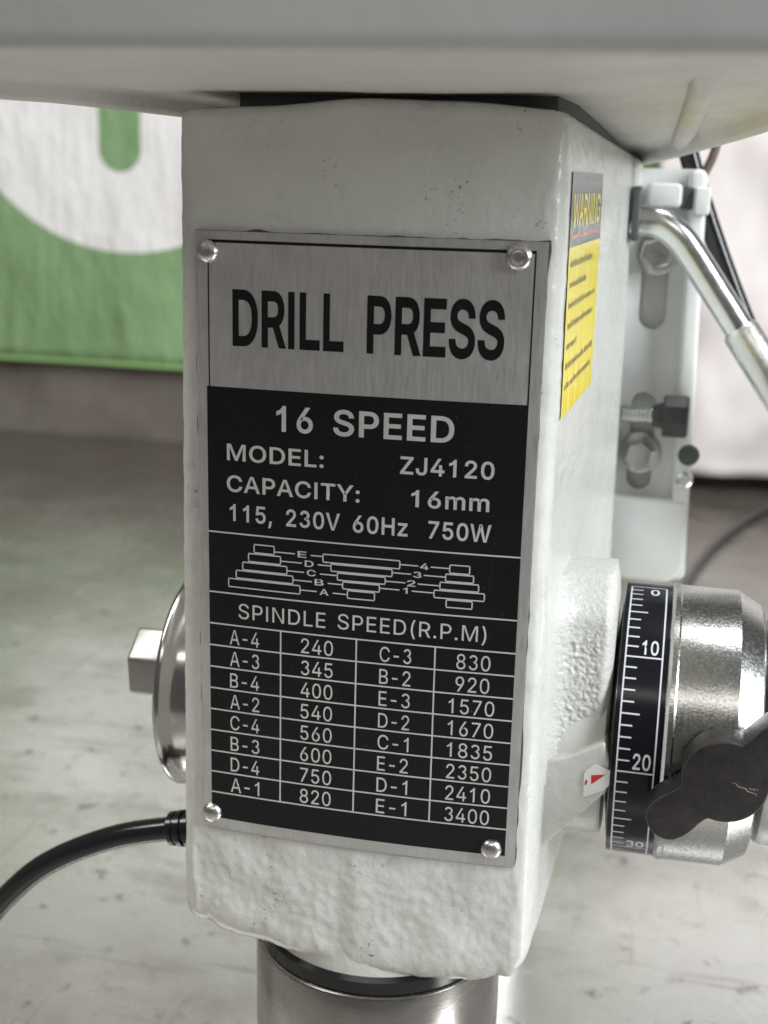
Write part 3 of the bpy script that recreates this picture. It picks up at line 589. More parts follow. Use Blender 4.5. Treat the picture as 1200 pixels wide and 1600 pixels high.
for i in range(len(levels) - 1):
    for k in range(npl - 1):
        a = i * npl + k; fs.append((a, a + 1, a + npl + 1, a + npl))
    a = i * npl; fs.append((a + npl - 1, a, a + npl, a + 2 * npl - 1))
fs.append(tuple(range(npl))); fs.append(tuple((len(levels) - 1) * npl + k for k in range(npl)))
head = link('head_casting', vs, fs, 'paint', dp, True, 60, 'off white lumpy cast head with bulged front')

# boss on the right side that carries the feed shaft
AY, AZ = 60.0, -61.0
lathe('shaft_boss', [(44, 37), (64, 37), (66, 36), (66.4, 34)], (0, AY, AZ), 'X', 'paint', dp, 64)
def lumpy_block(name, poly, y0, y1, material, bev, amp, sc, cells=2.2):
    o = prism(name, poly, y0, y1, FRONT, material, dp, bev, 3, None)
    bm = bmesh.new(); bm.from_mesh(o.data)
    for _ in range(5):
        es = [e for e in bm.edges if e.calc_length() > cells * S]
        if not es: break
        bmesh.ops.subdivide_edges(bm, edges=es, cuts=1, use_grid_fill=True)
        bmesh.ops.triangulate(bm, faces=[f for f in bm.faces if len(f.verts) > 4])
    bm.normal_update()
    for v_ in bm.verts:
        q = v_.co * 1000
        v_.co += v_.normal * (amp * (noise.noise(q * sc) + 0.6 * noise.noise(q * sc * 2.3))) * S
    for f in bm.faces: f.smooth = True
    bm.to_mesh(o.data); bm.free()
    return o
vs, fs = [], []
nx, nz = 56, 150
for j in range(nz + 1):
    for i in range(nx + 1):
        x = 46.5 + 20.4 * i / nx; z = -9.5 - 58.5 * j / nz
        y = 25.5 - 15.0 * math.exp(-max(0.0, x - 47.5) / 3.2)
        top_ = max(0.0, (z + 21.0) / 11.5); y += 13.0 * top_ ** 2.2
        if x > 63.6: y += 5.0 * ((x - 63.6) / 3.3) ** 2.4
        k = max(0.0, min(1.0, (x - 50.5) / 3, (64.5 - x) / 2, (-20 - z) / 6, (z + 63) / 6))
        q = Vector((x, 0, z))
        y += k * (0.42 * noise.noise(q * 0.65) + 0.42 * noise.noise(q * 1.25)) + 0.10 * noise.noise(q * 0.25)
        xe = x - (1.6 * top_ ** 2 if x > 56 else 0) * (x - 56) / 11
        vs.append((xe, y, z))
n1 = len(vs)
vs += [(x, 54.0, z) for x, y, z in vs]
for j in range(nz):
    for i in range(nx):
        q = j * (nx + 1) + i; fs.append((q, q + 1, q + nx + 2, q + nx + 1))
for j in range(nz):
    for q in (j * (nx + 1), j * (nx + 1) + nx): fs.append((q, q + nx + 1, n1 + q + nx + 1, n1 + q))
for i in range(nx):
    for q in (i, nz * (nx + 1) + i): fs.append((q, q + 1, n1 + q + 1, n1 + q))
link('boss_pad', vs, fs, 'pitted', dp, True, 70)
lumpy_block('boss_rib', [(46, -61.5), (57, -58.5), (66.4, -53), (68, -60), (67.9, -68), (60, -77), (47.5, -92), (46, -93)], 20.0, 60, 'paint', 1.8, 0.16, 0.25, 1.6)

# ---- nameplate
def plate_y(x, z, off=0.0):
    return face_y(x, z) - 0.95 - 0.06 * noise.noise(Vector((x * 0.05, z * 0.05, 4.0))) - 0.05 * noise.noise(Vector((x * 0.11, z * 0.02, 7.0))) - off
PW, PH = 45.0, 83.8
nx, nz = 30, 56
vs, fs = [], []
for side in (0, 1):
    for j in range(nz + 1):
        for i in range(nx + 1):
            x = -PW + 2 * PW * i / nx; z = -PH + 2 * PH * j / nz
            vs.append((x, plate_y(x, z) + (0.75 if side else 0.0), z))
n1 = (nx + 1) * (nz + 1)
for j in range(nz):
    for i in range(nx):
        q = j * (nx + 1) + i
        fs.append((q, q + 1, q + nx + 2, q + nx + 1)); fs.append(tuple(n1 + k for k in (q, q + nx + 1, q + nx + 2, q + 1)))
for i in range(nx):
    fs.append((i, n1 + i, n1 + i + 1, i + 1)); q = nz * (nx + 1) + i; fs.append((q, q + 1, n1 + q + 1, n1 + q))
for j in range(nz):
    q = j * (nx + 1); fs.append((q, q + nx + 1, n1 + q + nx + 1, n1 + q)); q += nx; fs.append((q, n1 + q, n1 + q + nx + 1, q + nx + 1))
plate = link('nameplate', vs, fs, 'alu', dp, True, 40, 'riveted aluminium nameplate with black speed chart')

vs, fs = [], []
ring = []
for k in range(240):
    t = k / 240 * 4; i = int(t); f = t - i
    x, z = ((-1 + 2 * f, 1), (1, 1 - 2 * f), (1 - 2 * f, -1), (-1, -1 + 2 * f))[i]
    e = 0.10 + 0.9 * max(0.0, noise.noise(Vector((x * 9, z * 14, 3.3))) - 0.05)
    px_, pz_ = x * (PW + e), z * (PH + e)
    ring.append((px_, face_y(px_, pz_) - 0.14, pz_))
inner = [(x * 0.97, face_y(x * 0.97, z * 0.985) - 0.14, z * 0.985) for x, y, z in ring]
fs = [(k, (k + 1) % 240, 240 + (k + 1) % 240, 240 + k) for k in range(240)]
link('gap_shade_and_grime', ring + inner, fs, 'gasket', plate)  # dark strip drawing the shaded gap and the smudges around the plate
def on_plate(off): return lambda u, w, li=0: (u, plate_y(u, w, off + 0.012 * li), w)
class Sheet:
    """flat print that follows the plate"""
    def __init__(self, place): self.v, self.f, self.place = [], [], place
    def quad(self, x0, x1, z0, z1, step=3.0):
        nx = max(1, int(math.ceil((x1 - x0) / step))); nz = max(1, int(math.ceil((z1 - z0) / step))); o = len(self.v)
        for j in range(nz + 1):
            for i in range(nx + 1): self.v.append(self.place(x0 + (x1 - x0) * i / nx, z0 + (z1 - z0) * j / nz))
        for j in range(nz):
            for i in range(nx):
                q = o + j * (nx + 1) + i; self.f.append((q, q + 1, q + nx + 2, q + nx + 1))
    def hline(self, x0, x1, z, w): self.quad(x0, x1, z - w / 2, z + w / 2)
    def vline(self, x, z0, z1, w): self.quad(x - w / 2, x + w / 2, z0, z1)
    def box(self, x0, x1, z0, z1, w):
        self.hline(x0, x1, z0, w); self.hline(x0, x1, z1, w); self.vline(x0, z0 + w / 2, z1 - w / 2, w); self.vline(x1, z0 + w / 2, z1 - w / 2, w)
    def text(self, *a, **k):
        vs, fs = text_geo(*a, place=self.place, **k); o = len(self.v); self.v += vs; self.f += [tuple(o + i for i in f) for f in fs]
    def build(self, name, material, parent): return link(name, self.v, self.f, material, parent, True)

sh = Sheet(on_plate(0.05)); sh.quad(-42.2, 42.3, -80.6, 44.0); sh.build('black_panel', 'black_print', plate)
sh = Sheet(on_plate(0.05)); sh.hline(-41.6, 42.3, 81.3, 0.75); sh.vline(-41.5, 44.0, 80.9, 0.35); sh.vline(42.1, 44.0, 80.9, 0.40); sh.build('frame_line', 'black_print', plate)
sh = Sheet(on_plate(0.06))
sh.text('DRILL', -34.9, -5.1, 54.9, 14.5, fat=22, track=8); sh.text('PRESS', 0.9, 35.5, 54.9, 14.5, fat=22, track=8)
sh.build('heading_lettering', 'black_print', plate)
LT = Sheet(on_plate(0.11))
for txt, x0, x1, base, cap, fat in (('16', -22.9, -12.95, 33.3, 6.8, 16), ('SPEED', -7.5, 24.0, 33.3, 6.8, 16), ('MODEL:', -36.7, -9.9, 24.5, 4.5, 14), ('ZJ4120', 10.4, 34.6, 24.5, 4.6, 14),
        ('CAPACITY:', -36.8, -0.1, 16.0, 4.5, 14), ('16mm', 13.5, 33.7, 16.0, 4.5, 14), ('115,', -36.0, -24.0, 7.95, 4.7, 14), ('230V', -20.1, -5.3, 7.9, 4.7, 14), ('60Hz', -1.8, 12.8, 7.9, 4.7, 14), ('750W', 18.2, 34.5, 7.9, 4.7, 14)):
    sh = Sheet(on_plate(0.11)); sh.text(txt, x0, x1, base, cap, fat=fat, track=26); sh.build('lettering', 'print_silver', plate)
sh = Sheet(on_plate(0.11)); sh.text('SPINDLE', -33.7, -8.9, -19.5, 4.3, fat=2, track=30); sh.text('SPEED(R.P.M)', -5.5, 34.5, -19.3, 4.3, fat=2, track=30); sh.build('lettering', 'print_silver', plate)
# rules and table
sh = Sheet(on_plate(0.11))
LW = 0.42
rows = [-21.7 - 6.36 * i for i in range(9)]
for z in [4.5, -12.57] + rows: sh.hline(-42.2, 42.3, z, LW)
for x in (-21.5, -0.25, 21.15):
    for a, c in zip(rows, rows[1:]): sh.vline(x, c + LW / 2, a - LW / 2, LW)
sh.build('table_rules', 'print_silver', plate)
TAB = [('A-4', '240', 'C-3', '830'), ('A-3', '345', 'B-2', '920'), ('B-4', '400', 'E-3', '1570'), ('A-2', '540', 'D-2', '1670'), ('C-4', '560', 'C-1', '1835'), ('B-3', '600', 'E-2', '2350'), ('D-4', '750', 'D-1', '2410'), ('A-1', '820', 'E-1', '3400')]
for r_, row in enumerate(TAB):
    sh = Sheet(on_plate(0.11)); base = rows[r_ + 1] + 0.75
    for ci, txt in enumerate(row):
        cx = (-32.0, -11.2, 10.5, 31.4)[ci]; w = {3: 8.6 if ci in (0, 2) else 9.0, 4: 12.2}[len(txt)]
        sh.text(txt, cx - w / 2, cx + w / 2, base, 4.25, fat=2, track=18)
    sh.build('table_row', 'print_silver', plate)
# pulley diagram
sh = Sheet(on_plate(0.11)); w = 0.34
def stack(rs):
    for x0, x1, z0, z1 in rs: sh.box(x0, x1, z0, z1, w)
stack([(-29.1, -23.4, -0.3, 2.0), (-30.7, -21.6, -2.9, -0.66), (-32.4, -19.8, -5.4, -3.26), (-34.3, -18.1, -7.9, -5.76), (-36.5, -16.1, -10.6, -8.26)])
stack([(-9.8, 11.0, -1.0, 1.2), (-7.6, 9.0, -3.3, -1.36), (-5.8, 7.2, -5.6, -3.66), (-4.3, 5.7, -7.9, -5.96), (-2.95, 4.4, -10.4, -8.26)])
stack([(24.2, 29.4, -1.0, 1.2), (23.2, 30.5, -3.3, -1.36), (21.8, 31.9, -5.6, -3.66), (20.3, 33.5, -8.0, -5.96), (23.6, 30.4, -10.4, -8.36)])
for ch, cx, cz, xl, xr in (('E', -15.6, 0.5, -23.2, -10.0), ('D', -13.6, -1.9, -21.4, -7.8), ('C', -13.0, -4.4, -19.6, -6.0), ('B', -10.8, -6.8, -17.9, -4.5), ('A', -9.4, -9.4, -15.9, -3.2)):
    sh.hline(xl, cx - 2.0, cz, w); sh.hline(cx + 2.4, xr, cz, w); sh.text(ch, cx - 1.25, cx + 1.25, cz - 0.85, 1.75, fat=14)
for ch, cx, cz, xl, xr in (('4', 17.5, 0.2, 11.2, 24.0), ('3', 15.7, -2.2, 9.2, 23.0), ('2', 14.2, -4.7, 7.4, 21.6), ('1', 12.7, -6.8, 5.9, 20.1)):
    sh.hline(xl, cx - 1.6, cz, w); sh.hline(cx + 1.7, xr, cz, w); sh.text(ch, cx - (0.6 if ch == '1' else 1.15), cx + (0.6 if ch == '1' else 1.15), cz - 0.85, 1.7, fat=14)
sh.build('pulley_diagram', 'print_silver', plate)
# rivets
for i, (x, z) in enumerate(((-41.5, 78.6), (38.1, 80.0), (-42.0, -79.2), (38.5, -78.8))):
    y = plate_y(x, z)
    if i == 1: prof = [(-0.05, 3.3), (-0.5, 3.3), (-1.2, 3.0), (-1.75, 2.3), (-1.85, 1.9), (-1.55, 1.6), (-1.5, 0.8), (-1.5, 0.0)]
    else: prof = [(-0.05, 2.95), (-0.4, 2.95), (-1.0, 2.75), (-1.6, 2.2), (-2.0, 1.4), (-2.12, 0.7), (-2.15, 0.0)]
    prof = [(0.9, 1.6)] + prof
    lathe('rivet', prof, (x, y, z), 'Y', 'rivet', plate, 36, 60)

# ---- warning label on the right side
def side_x(y, z, off): return half(z)[1] + 0.05 + 0.052 * y + 0.32 + off + 0.10 * noise.noise(Vector((y * 0.12, z * 0.03, 1.0)))
def on_side(off): return lambda u, w, li=0: (side_x(u, w, off + 0.012 * li), u, w)
lab = empty('warning_label', (0, 0, 0)); lab.parent = dp
lab['label'] = 'creased glossy warning sticker, black above yellow'
sh = Sheet(on_side(0.0)); sh.quad(10.5, 76, 38.8, 82.0, 2.0); sh.build('yellow_field', 'yellow', lab)
sh = Sheet(on_side(0.0)); sh.quad(10.5, 76, 82.0, 100.4, 2.0); sh.build('black_field', 'label_black', lab)
sh = Sheet(on_side(0.05)); sh.quad(14, 73, 84.2, 84.9, 2.0); sh.build('red_line', 'red', lab)
sh = Sheet(on_side(0.05)); sh.text('WARNING', 14.5, 72, 86.8, 8.2, fat=22, track=10); sh.build('lettering', 'yellow', lab)
sh = Sheet(on_side(0.05))                                  # lines of small print, not legible in the photograph
rnd = random.Random(3)
for k in range(7):
    z = 77.0 - 5.2 * k; y = 14.0; end = (60, 48, 70, 66, 34, 71, 68)[k]
    while y < end:
        wl = rnd.uniform(2.2, 7.5); q = y
        while q < min(y + wl, end):
            lw = rnd.uniform(0.35, 0.55); hgt = rnd.choice((1.3, 1.3, 1.3, 1.9)); sh.quad(q, q + lw, z, z + hgt)
            if rnd.random() < 0.6: sh.quad(q + lw, q + lw + 0.45, z + 0.95, z + 1.3)
            q += lw + rnd.uniform(0.5, 0.75)
        y = y + wl + 1.3
sh.build('small_print', 'ink', lab)

# ---- quill below the head
lathe('quill_boss', [(-110, 36.2), (-126.6, 36.2), (-127.3, 35.6)], (0, 35, 0), 'Z', 'paint', dp, 96)
lathe('black_ring', [(-124.5, 36.0), (-126.0, 37.4), (-129.6, 37.6), (-130.4, 36.8)], (0, 35, 0), 'Z', 'cord', dp, 96)  # solid black band between the boss and the quill
qu = lathe('quill', [(-130.0, 37.0), (-130.6, 38.2), (-131.2, 38.5), (-162, 38.5), (-164, 37.5), (-166, 22), (-182, 22), (-183, 20)], (0, 35, 0), 'Z', 'steel', dp, 128)
ck = lathe('chuck', [(-182, 14), (-186, 19), (-205, 21), (-206, 22), (-222, 22), (-232, 14), (-234, 8), (-240, 7)], (0, 35, 0), 'Z', 'steel', dp, 48)
for k in range(8):
    t = 2 * math.pi * k / 8
    lathe('key_notch', [(-215, 2.2), (-210, 2.2)], (22 * math.cos(t), 35 + 22 * math.sin(t), 0), 'Z', 'gasket', ck, 10)

# ---- depth collar on the right
dc = empty('depth_collar', (0, 0, 0)); dc.parent = dp; dc['label'] = 'zinc depth stop collar with black numbered dial'
lathe('collar_body', [(60, 26), (66.8, 26), (68.3, 40.3), (82.0, 40.3), (82.1, 41.2), (83.0, 41.9), (84.4, 41.9), (84.9, 41.6), (101.6, 41.4), (102.3, 41.0), (103.0, 40.6), (108.2, 37.6), (108.8, 36.5), (109.2, 30), (109.5, 29)], (0, AY, AZ), 'X', 'zinc_rough', dc, 160, 28)
lathe('hub', [(108, 27), (110.0, 30.5), (111.0, 33.2), (112.5, 33.8), (126, 33.8), (129, 31), (133, 26), (134, 0)], (0, AY, AZ), 'X', 'zinc', dc, 96, 30)
lathe('dial_band', [(68.4, 40.2), (68.4, 41.0), (81.9, 41.0), (81.9, 40.2)], (0, AY, AZ), 'X', 'dial_black', dc, 160, 30)
PH0 = 23.1 + 69.5
def on_dial(u, w, li=0):
    """u: mm along X, w: angle in degrees (up positive)"""
    r = 41.06 + 0.012 * li; t = R(w)
    return (u, AY - r * math.cos(t), AZ + r * math.sin(t))
sh = Sheet(on_dial)
def dq(x0, x1, a0, a1): sh.quad(x0, x1, a0, a1, 2.5)
DEG = 180 / math.pi / 41.06
dq(69.75, 70.2, PH0 - 4.6 * 34, PH0); dq(80.0, 80.45, PH0 - 4.6 * 34, PH0)
for n in range(0, 34):
    a = PH0 - 4.6 * n; hw = 0.24 * DEG
    x1 = 80.0 if n % 10 == 0 else (75.2 if n % 5 == 0 else 73.4)
    dq(70.2, x1, a - hw, a + hw)
for txt, n, x0, x1 in (('10', 10, 74.4, 79.0), ('20', 20, 74.3, 79.2), ('30', 30, 74.2, 79.2)):
    vs, fs = text_geo(txt, x0, x1, 0.0, 4.7 * DEG, lambda u, w, li=0, n=n: on_dial(u, PH0 - 4.6 * n + 0.9 * DEG + w, li), fat=14, track=10)
    o_ = len(sh.v); sh.v += vs; sh.f += [tuple(o_ + i for i in f) for f in fs]
vs, fs = text_geo('0', 75.6, 78.2, 0.0, 4.6 * DEG, lambda u, w, li=0: on_dial(u, PH0 - 6.6 * DEG + w, li), fat=14)
o_ = len(sh.v); sh.v += vs; sh.f += [tuple(o_ + i for i in f) for f in fs]
sh.build('dial_marks', 'dial_white', dc)
# wing screw
ph = R(3.0); nv = Vector((0, -math.cos(ph), math.sin(ph))); tv = Vector((0, math.sin(ph), math.cos(ph))); xv = Vector((1, 0, 0))
ang = R(42); du = xv * math.cos(ang) + tv * math.sin(ang); dv = -xv * math.sin(ang) + tv * math.cos(ang)
base = Vector((98.6, AY, AZ + 4.0)) + nv * 43.0
outl = []
for k in range(120):
    t = 2 * math.pi * k / 120; dx, dy = math.cos(t), math.sin(t); best = 11.3
    for sg in (-1, 1):
        cx = 17.8 * sg; rr = 6.6
        bq = dx * cx; disc_ = bq * bq - (cx * cx - rr * rr)
        if disc_ > 0: best = max(best, bq + math.sqrt(disc_))
    if abs(dy) > 1e-6 and abs(dx) / abs(dy) * 4.8 < 16.0: best = max(best, min(4.8 / abs(dy), 16.6))
    outl.append(best)
outl = [(outl[k - 2] + 2 * outl[k - 1] + 4 * outl[k] + 2 * outl[(k + 1) % 120] + outl[(k + 2) % 120]) / 10 for k in range(120)]
poly = [(outl[k] * math.cos(2 * math.pi * k / 120), outl[k] * math.sin(2 * math.pi * k / 120)) for k in range(120)]
ws = prism('wing_knob', poly, 0, 11, lambda u, v, d: tuple(base + du * u + dv * v + nv * d), 'black_plastic', dc, 0.9, 3, None)
sv, sf = [], []
for (u0, v0, u1, v1) in ((1.5, -1.0, 4.6, -7.6), (3.9, -4.6, 5.6, -6.4)):
    o_ = len(sv)
    for k in range(9):
        t = k / 8; uu = u0 + (u1 - u0) * t + 0.25 * math.sin(k * 2.1); vv = v0 + (v1 - v0) * t; w_s = 0.16 * math.sin(math.pi * (0.1 + 0.8 * t)) + 0.03
        for sgn in (-1, 1): sv.append(tuple(base + du * (uu + sgn * w_s) + dv * vv + nv * 11.03))
    for k in range(8): q = o_ + 2 * k; sf.append((q, q + 1, q + 3, q + 2))
mt_s, _, _, _ = mat('scratched_plastic', (0.30, 0.24, 0.22), 0.5); M['scratch'] = mt_s
link('scratch', sv, sf, 'scratch', dc, False)
vs, fs = tube_geo([base - nv * 6, base - nv * 2, base + nv * 1.0], 4.0, 20); link('screw_shank', vs, fs, 'zinc', dc)
# pointer sticker
ps = prism('pointer_sticker', [(61.5, -70.3), (61.2, -63.2), (61.9, -61.8), (63.6, -60.1), (64.4, -59.8), (70.6, -62.0), (71.2, -62.6), (70.7, -63.4), (66.5, -67.7)], 19.6, 19.8, FRONT, 'label_white', dp, 0)
link('red_arrow', [(63.2, 19.55, -63.2), (67.2, 19.55, -62.5), (63.4, 19.55, -66.0)], [(0, 1, 2)], 'red', ps, False)
link('red_dot', [(61.95 + 0.35 * math.cos(t) + 0.12 * math.sin(t), 19.55, -65.6 + 0.85 * math.sin(t)) for t in [2 * math.pi * k / 16 for k in range(16)]], [tuple(range(16))], 'red', ps, False)

# ---- return spring housing and nut on the left
sc_ = empty('spring_housing', (0, 0, 0)); sc_.parent = dp; sc_['label'] = 'shiny steel return spring housing with hexagon nut'
lathe('spring_cap', [(-46, 30), (-52, 31.5), (-57, 32.2), (-61, 32.4), (-64, 32.6), (-66.0, 33.2), (-67.4, 34.4), (-68.4, 35.6), (-69.4, 36.0), (-70.3, 35.7), (-71.0, 34.6), (-72, 29), (-72.8, 20), (-73.2, 8)], (0, AY, AZ - 2.5), 'X', 'cap', sc_, 128, 60)
lathe('shaft_end', [(-72, 5), (-91.0, 5.4), (-91.8, 4.4)], (0, AY, AZ), 'X', 'zinc', sc_, 24)
lathe('washer', [(-76.4, 9.8), (-78.4, 9.8)], (0, AY, AZ), 'X', 'zinc', sc_, 32)
hexp = [(-78.6, 11.0), (-79.4, 12.4), (-88.8, 12.4), (-90.0, 10.9)]
prism('hexagon_nut', [(AY + 12.6 * math.cos(R(35 + 60 * k)), AZ + 12.6 * math.sin(R(35 + 60 * k))) for k in range(6)], -78.6, -89.6, SIDE, 'nut', sc_, 1.1, 3, 60)

# ---- belt cover over the head
CZ = 115.0
outline = [(-116, -118), (-108, -60), (-92, -11), (-63, 34), (-50, 80), (-42, 150), (-28, 205), (0, 232), (36, 236), (60, 218), (73, 169), (97, 59), (108, -10), (118, -70), (124, -118), (119, -129), (108, -134), (6, -136), (-100, -133), (-109, -128)]
# resample the outline closed and smooth
def closed(pts, n=8):
    P = [Vector((x, y, 0)) for x, y in pts]; L = len(P); out = []
    for i in range(L):
        p0, p1, p2, p3 = P[i - 1], P[i], P[(i + 1) % L], P[(i + 2) % L]
        for k in range(n):
            t = k / n
            q = 0.5 * ((2 * p1) + (p2 - p0) * t * 0.7 + (2 * p0 - 5 * p1 + 4 * p2 - p3) * 0 * t) if False else p1.lerp(p2, t)
            out.append((q.x, q.y))
    for _ in range(6):
        out = [((out[i - 1][0] + 2 * out[i][0] + out[(i + 1) % len(out)][0]) / 4, (out[i - 1][1] + 2 * out[i][1] + out[(i + 1) % len(out)][1]) / 4) for i in range(len(out))]
    return out
OL = closed(outline)
def offset_in(pts, d):
    out = []; n = len(pts)
    sg = 1 if s_area(pts) > 0 else -1
    for i in range(n):
        a, c = pts[i - 1], pts[(i + 1) % n]
        ex, ey = c[0] - a[0], c[1] - a[1]; l = math.hypot(ex, ey) or 1
        out.append((pts[i][0] - sg * ey / l * d, pts[i][1] + sg * ex / l * d))
    return out
prof = [(14.0, 119.2), (6.5, 119.0), (5.0, 118.0), (4.4, 115.6), (3.4, 114.5), (2.1, 114.2), (0.8, 114.7), (0.2, 115.7), (0.0, 117.5), (0.0, 150.0), (0.0, 176), (1.5, 183), (6, 188), (13, 190)]
vs, fs = [], []
n = len(OL)
for d, z in prof:
    for x, y in offset_in(OL, d): vs.append((x, y, z - 0.045 * max(0.0, y)))
for i in range(len(prof) - 1):
    for k in range(n):
        k2 = (k + 1) % n; fs.append((i * n + k, i * n + k2, (i + 1) * n + k2, (i + 1) * n + k))
fs.append(tuple(range(n))); fs.append(tuple((len(prof) - 1) * n + k for k in range(n)))
cover = link('belt_cover', vs, fs, 'cover', dp, True, 60, 'grey white pressed steel belt cover overhanging the head')
cover.data.materials.append(M['underside'])
for p_ in cover.data.polygons:
    if p_.index < 6 * n or p_.index == (len(prof) - 1) * n: p_.material_index = 1
# pressed rib under the cover
vs, fs = [], []
for i in range(25):
    t = i / 24; y = -42 + 215 * t; x = 79.0 - 6 * t; h = 3.4 * min(1, t * 14, (1 - t) * 8) + 0.1
    for k in range(9):
        a = math.pi * k / 8; vs.append((x + 3.6 * math.cos(a), y, 119.4 - 0.045 * max(0.0, y) - h * math.sin(a)))
for i in range(24):
    for k in range(8):
        q = i * 9 + k; fs.append((q, q + 1, q + 10, q + 9))
link('pressed_rib', vs, fs, 'underside', cover, True)
prism('gasket', [(-36, 9), (44.5, 10), (47.5, 30), (50, 90), (52, 170), (-44, 170), (-40, 24)], 111.5, 119.6, lambda u, v, d: (u, v, d - 0.040 * v), 'gasket', dp, 0.6)

# ---- column at the back
lathe('column', [(-250, 36), (-241, 36), (-240, 34), (118, 34)], (0, 268, 0), 'Z', 'steel', dp, 64)

# ---- motor bracket at the right rear
mb = empty('motor_bracket', (0, 0, 0)); mb.parent = dp; mb['label'] = 'slotted pale grey motor bracket at the rear'
def plate_with_slots(name, outer, slots, y0, y1, material, parent):
    vs, fs = [], []
    rings = [outer] + slots
    flat = [p for r_ in rings for p in r_]; nn = len(flat)
    tris = tessellate_polygon([[Vector((x, z, 0)) for x, z in r_] for r_ in rings])
    vs = [(x, y0, z) for x, z in flat] + [(x, y1, z) for x, z in flat]
    fs = [tuple(t) for t in tris] + [tuple(i + nn for i in t[::-1]) for t in tris]
    o = 0
    for r_ in rings:
        k = len(r_)
        for i in range(k): fs.append((o + i, o + (i + 1) % k, nn + o + (i + 1) % k, nn + o + i))
        o += k
    return link(name, vs, fs, material, parent, True, 35)
def slot(cx, z0, z1, r): return [(cx + r * math.cos(R(a)), z1 + r * math.sin(R(a))) for a in range(0, 181, 20)] + [(cx + r * math.cos(R(a)), z0 + r * math.sin(R(a))) for a in range(180, 361, 20)]
def slope(poly): return [(x - 0.028 * (z - 0), z) for x, z in poly]
plate_with_slots('slotted_web', slope(rect(48.1, 82, -26.5, 103.6)), [slot(67.4, 47.5, 85, 5.2), slot(66.9, -17.5, 12.6, 4.9)], 201, 204.5, 'bracket', mb)
prism('side_flange', slope(round_rect(80.1, 86.8, -57.5, 103.6, 3.0)), 194, 246, FRONT, 'bracket', mb, 1.8)
prism('left_flange', slope(rect(53.0, 56.8, -26.3, 99)), 195, 203, FRONT, 'bracket', mb, 1.4)
prism('lower_web', slope(round_rect(48, 86.3, -59, -24.2, 9, 8, (0, 0, 0, 1))), 193, 206, FRONT, 'bracket', mb, 2.2)
prism('back_web', slope(rect(46.3, 79.7, -50, 103.0)), 205.6, 214, FRONT, 'bracket', mb, 0.8)
def hexbolt(x, z, y, r, parent):
    bo = empty('hexagon_bolt', (0, 0, 0)); bo.parent = parent
    lathe('washer', [(-1.6, r * 1.12), (-1.2, r * 1.25), (0, r * 1.25), (8, 3.5)], (x, y, z), 'Y', 'zinc', bo, 32)
    lathe('bolt_head', [(-6.8, 0.0), (-6.8, r * 0.78), (-6.2, r * 0.9), (-5.0, r), (-1.4, r)], (x, y, z), 'Y', 'chrome', bo, 6, 15, R(18))
hexbolt(67.6, 72.0, 201, 6.7, dp)
hexbolt(66.7, -6.9, 201, 6.7, dp)
lathe('flange_screw', [(-1.2, 0), (-1.2, 2.1), (-0.4, 3.2), (1.0, 3.4)], (84.9, 193.8, -15.6), 'Y', 'chrome', mb, 24)
lathe('dark_hole_disc', [(-1.0, 0), (-1.0, 2.8), (-0.3, 4.1), (1.0, 4.3)], (85.8, 193.8, -5.6), 'Y', 'gasket', mb, 24)  # dark disc standing in for the shaded hole above the screw
# ear of the casting that carries the lever pivot
prism('lever_ear', round_rect(172, 216, 84.0, 106.8, 3.0), 46.0, 59.2, SIDE, 'paint', dp, 1.5)
# tension lock screw
ls = empty('lock_screw', (0, 0, 0)); ls.parent = dp
prof_t = []
x = 46.0
while x < 72: prof_t += [(x, 2.9), (x + 0.8, 3.9)]; x += 1.6
vs, fs = lathe_geo(prof_t + [(72.5, 3.0), (76, 3.0)], (0, 188, 10.6), 'X', 28); link('threaded_rod', vs, fs, 'chrome', ls, True, 60)
lathe('screw_neck', [(70.6, 3.8), (73.4, 5.0), (75.0, 5.0)], (0, 188, 10.6), 'X', 'black_plastic', ls, 24)
lathe('screw_knob', [(74.6, 7.9), (75.3, 8.7), (83.6, 8.7), (84.3, 7.9)], (0, 188, 10.6), 'X', 'black_plastic', ls, 8, 25, R(10))
# belt tension lever
lv = empty('tension_lever', (0, 0, 0)); lv.parent = dp; lv['label'] = 'bent chromed belt tension lever'
path = spline([(53, 179, 84.5), (61, 179, 84.6), (67.6, 179, 84.0), (74, 178.5, 80.3), (79.7, 178, 74.2), (90.9, 177, 58.9), (102, 176, 43.5), (115, 175, 25.3), (130, 174, 4.8), (145, 173, -15.7)], 10)
tube('lever_rod', path, lambda t: 5.6, 'chrome', lv, 32)
pth = [Vector((99.3, 176.2, 47.3)), Vector((102, 176, 43.5)), Vector((115, 175, 25.3)), Vector((130, 174, 4.8)), Vector((145, 173, -15.7)), Vector((148, 172.8, -20))]
tube('lever_grip', [pth[0], pth[0] + (pth[1] - pth[0]) * 0.4, pth[2], pth[3], pth[4], pth[5]], lambda t: 5.65 if t < 0.05 else 7.0, 'zinc', lv, 32)
prism('lever_pad', round_rect(166, 190, 77.5, 97.0, 3), 58.2, 60.6, SIDE, 'gasket', lv, 0.4)
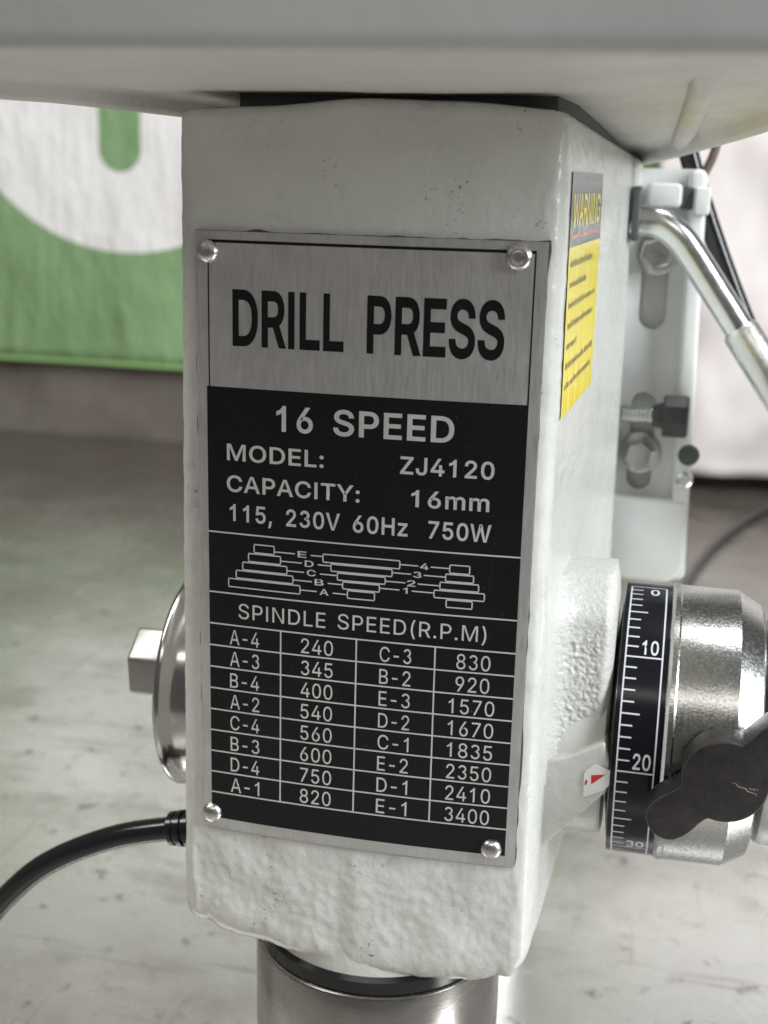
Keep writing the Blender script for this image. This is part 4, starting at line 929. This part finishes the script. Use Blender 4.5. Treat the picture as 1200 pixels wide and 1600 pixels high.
# cable clamp with the motor lead
cc = empty('cable_clamp', (0, 0, 0)); cc.parent = dp
prism('clamp_block', round_rect(62.4, 75.2, 89.4, 98.2, 2.0), 192, 206, FRONT, 'bracket', cc, 1.2)
prism('clamp_spacer', rect(75.2, 79.9, 88.7, 97.0), 194, 204, FRONT, 'gasket', cc, 0.3)
prism('clamp_jaw', round_rect(79.9, 85.7, 86.9, 97.0, 1.2), 192, 206, FRONT, 'bracket', cc, 0.8)
lathe('clamp_screw', [(97.0, 2.3), (100.4, 2.3), (101.1, 1.3), (101.1, 0)], (81.7, 199, 0), 'Z', 'chrome', cc, 20)
tube('motor_lead', spline([(75, 218, 113), (77, 218, 108), (80.2, 218, 98.8), (84.3, 218, 88.7), (89, 219, 77.5), (96.4, 220, 61), (105.7, 222, 42), (117, 224, 21.7), (130, 226, -0.6)], 8), 3.9, 'cord', cc, 18)
tube('brown_wire', spline([(88.2, 224, 120), (85.8, 222, 109), (82.5, 220, 100.8), (81.8, 216, 97)], 8), 1.8, 'brown', cc, 12)

# ---- power cord leaving the head on the left
pc = empty('power_cord', (0, 0, 0), 'black rubber power cord curving from the left of the drill press down to the bench', 'cord')
pts = [(-49, 25, -98.6), (-56, 25, -99.4), (-65.2, 25, -101.2), (-84.4, 25, -107.0), (-104.8, 25, -117.6), (-119, 25, -129.4), (-133, 25.5, -147), (-147, 27, -176), (-158, 30, -210), (-170, 40, -236), (-195, 60, -246), (-240, 95, -246.2), (-300, 120, -246.2)]
tube('cable', spline(pts, 12), 3.75, 'cord', pc, 28)
vs, fs = [], []
d0 = Vector((-10, 0, -1.6)).normalized(); p0 = Vector((-50.0, 25, -98.7))
prf = [(0, 6.6), (7.0, 6.5)]
q = 7.0
for k in range(3): prf += [(q + 0.1, 4.9), (q + 1.2, 4.9), (q + 1.3, 6.0 - 0.3 * k), (q + 2.8, 5.9 - 0.3 * k)]; q += 2.8
prf += [(q + 0.1, 4.2), (q + 0.9, 3.8)]
vs, fs = lathe_geo(prf, (0, 0, 0), 'X', 28)
rot = Vector((1, 0, 0)).rotation_difference(d0)
vs = [tuple(p0 + rot @ Vector(p)) for p in vs]
link('strain_relief', vs, fs, 'cord', pc, True, 40)
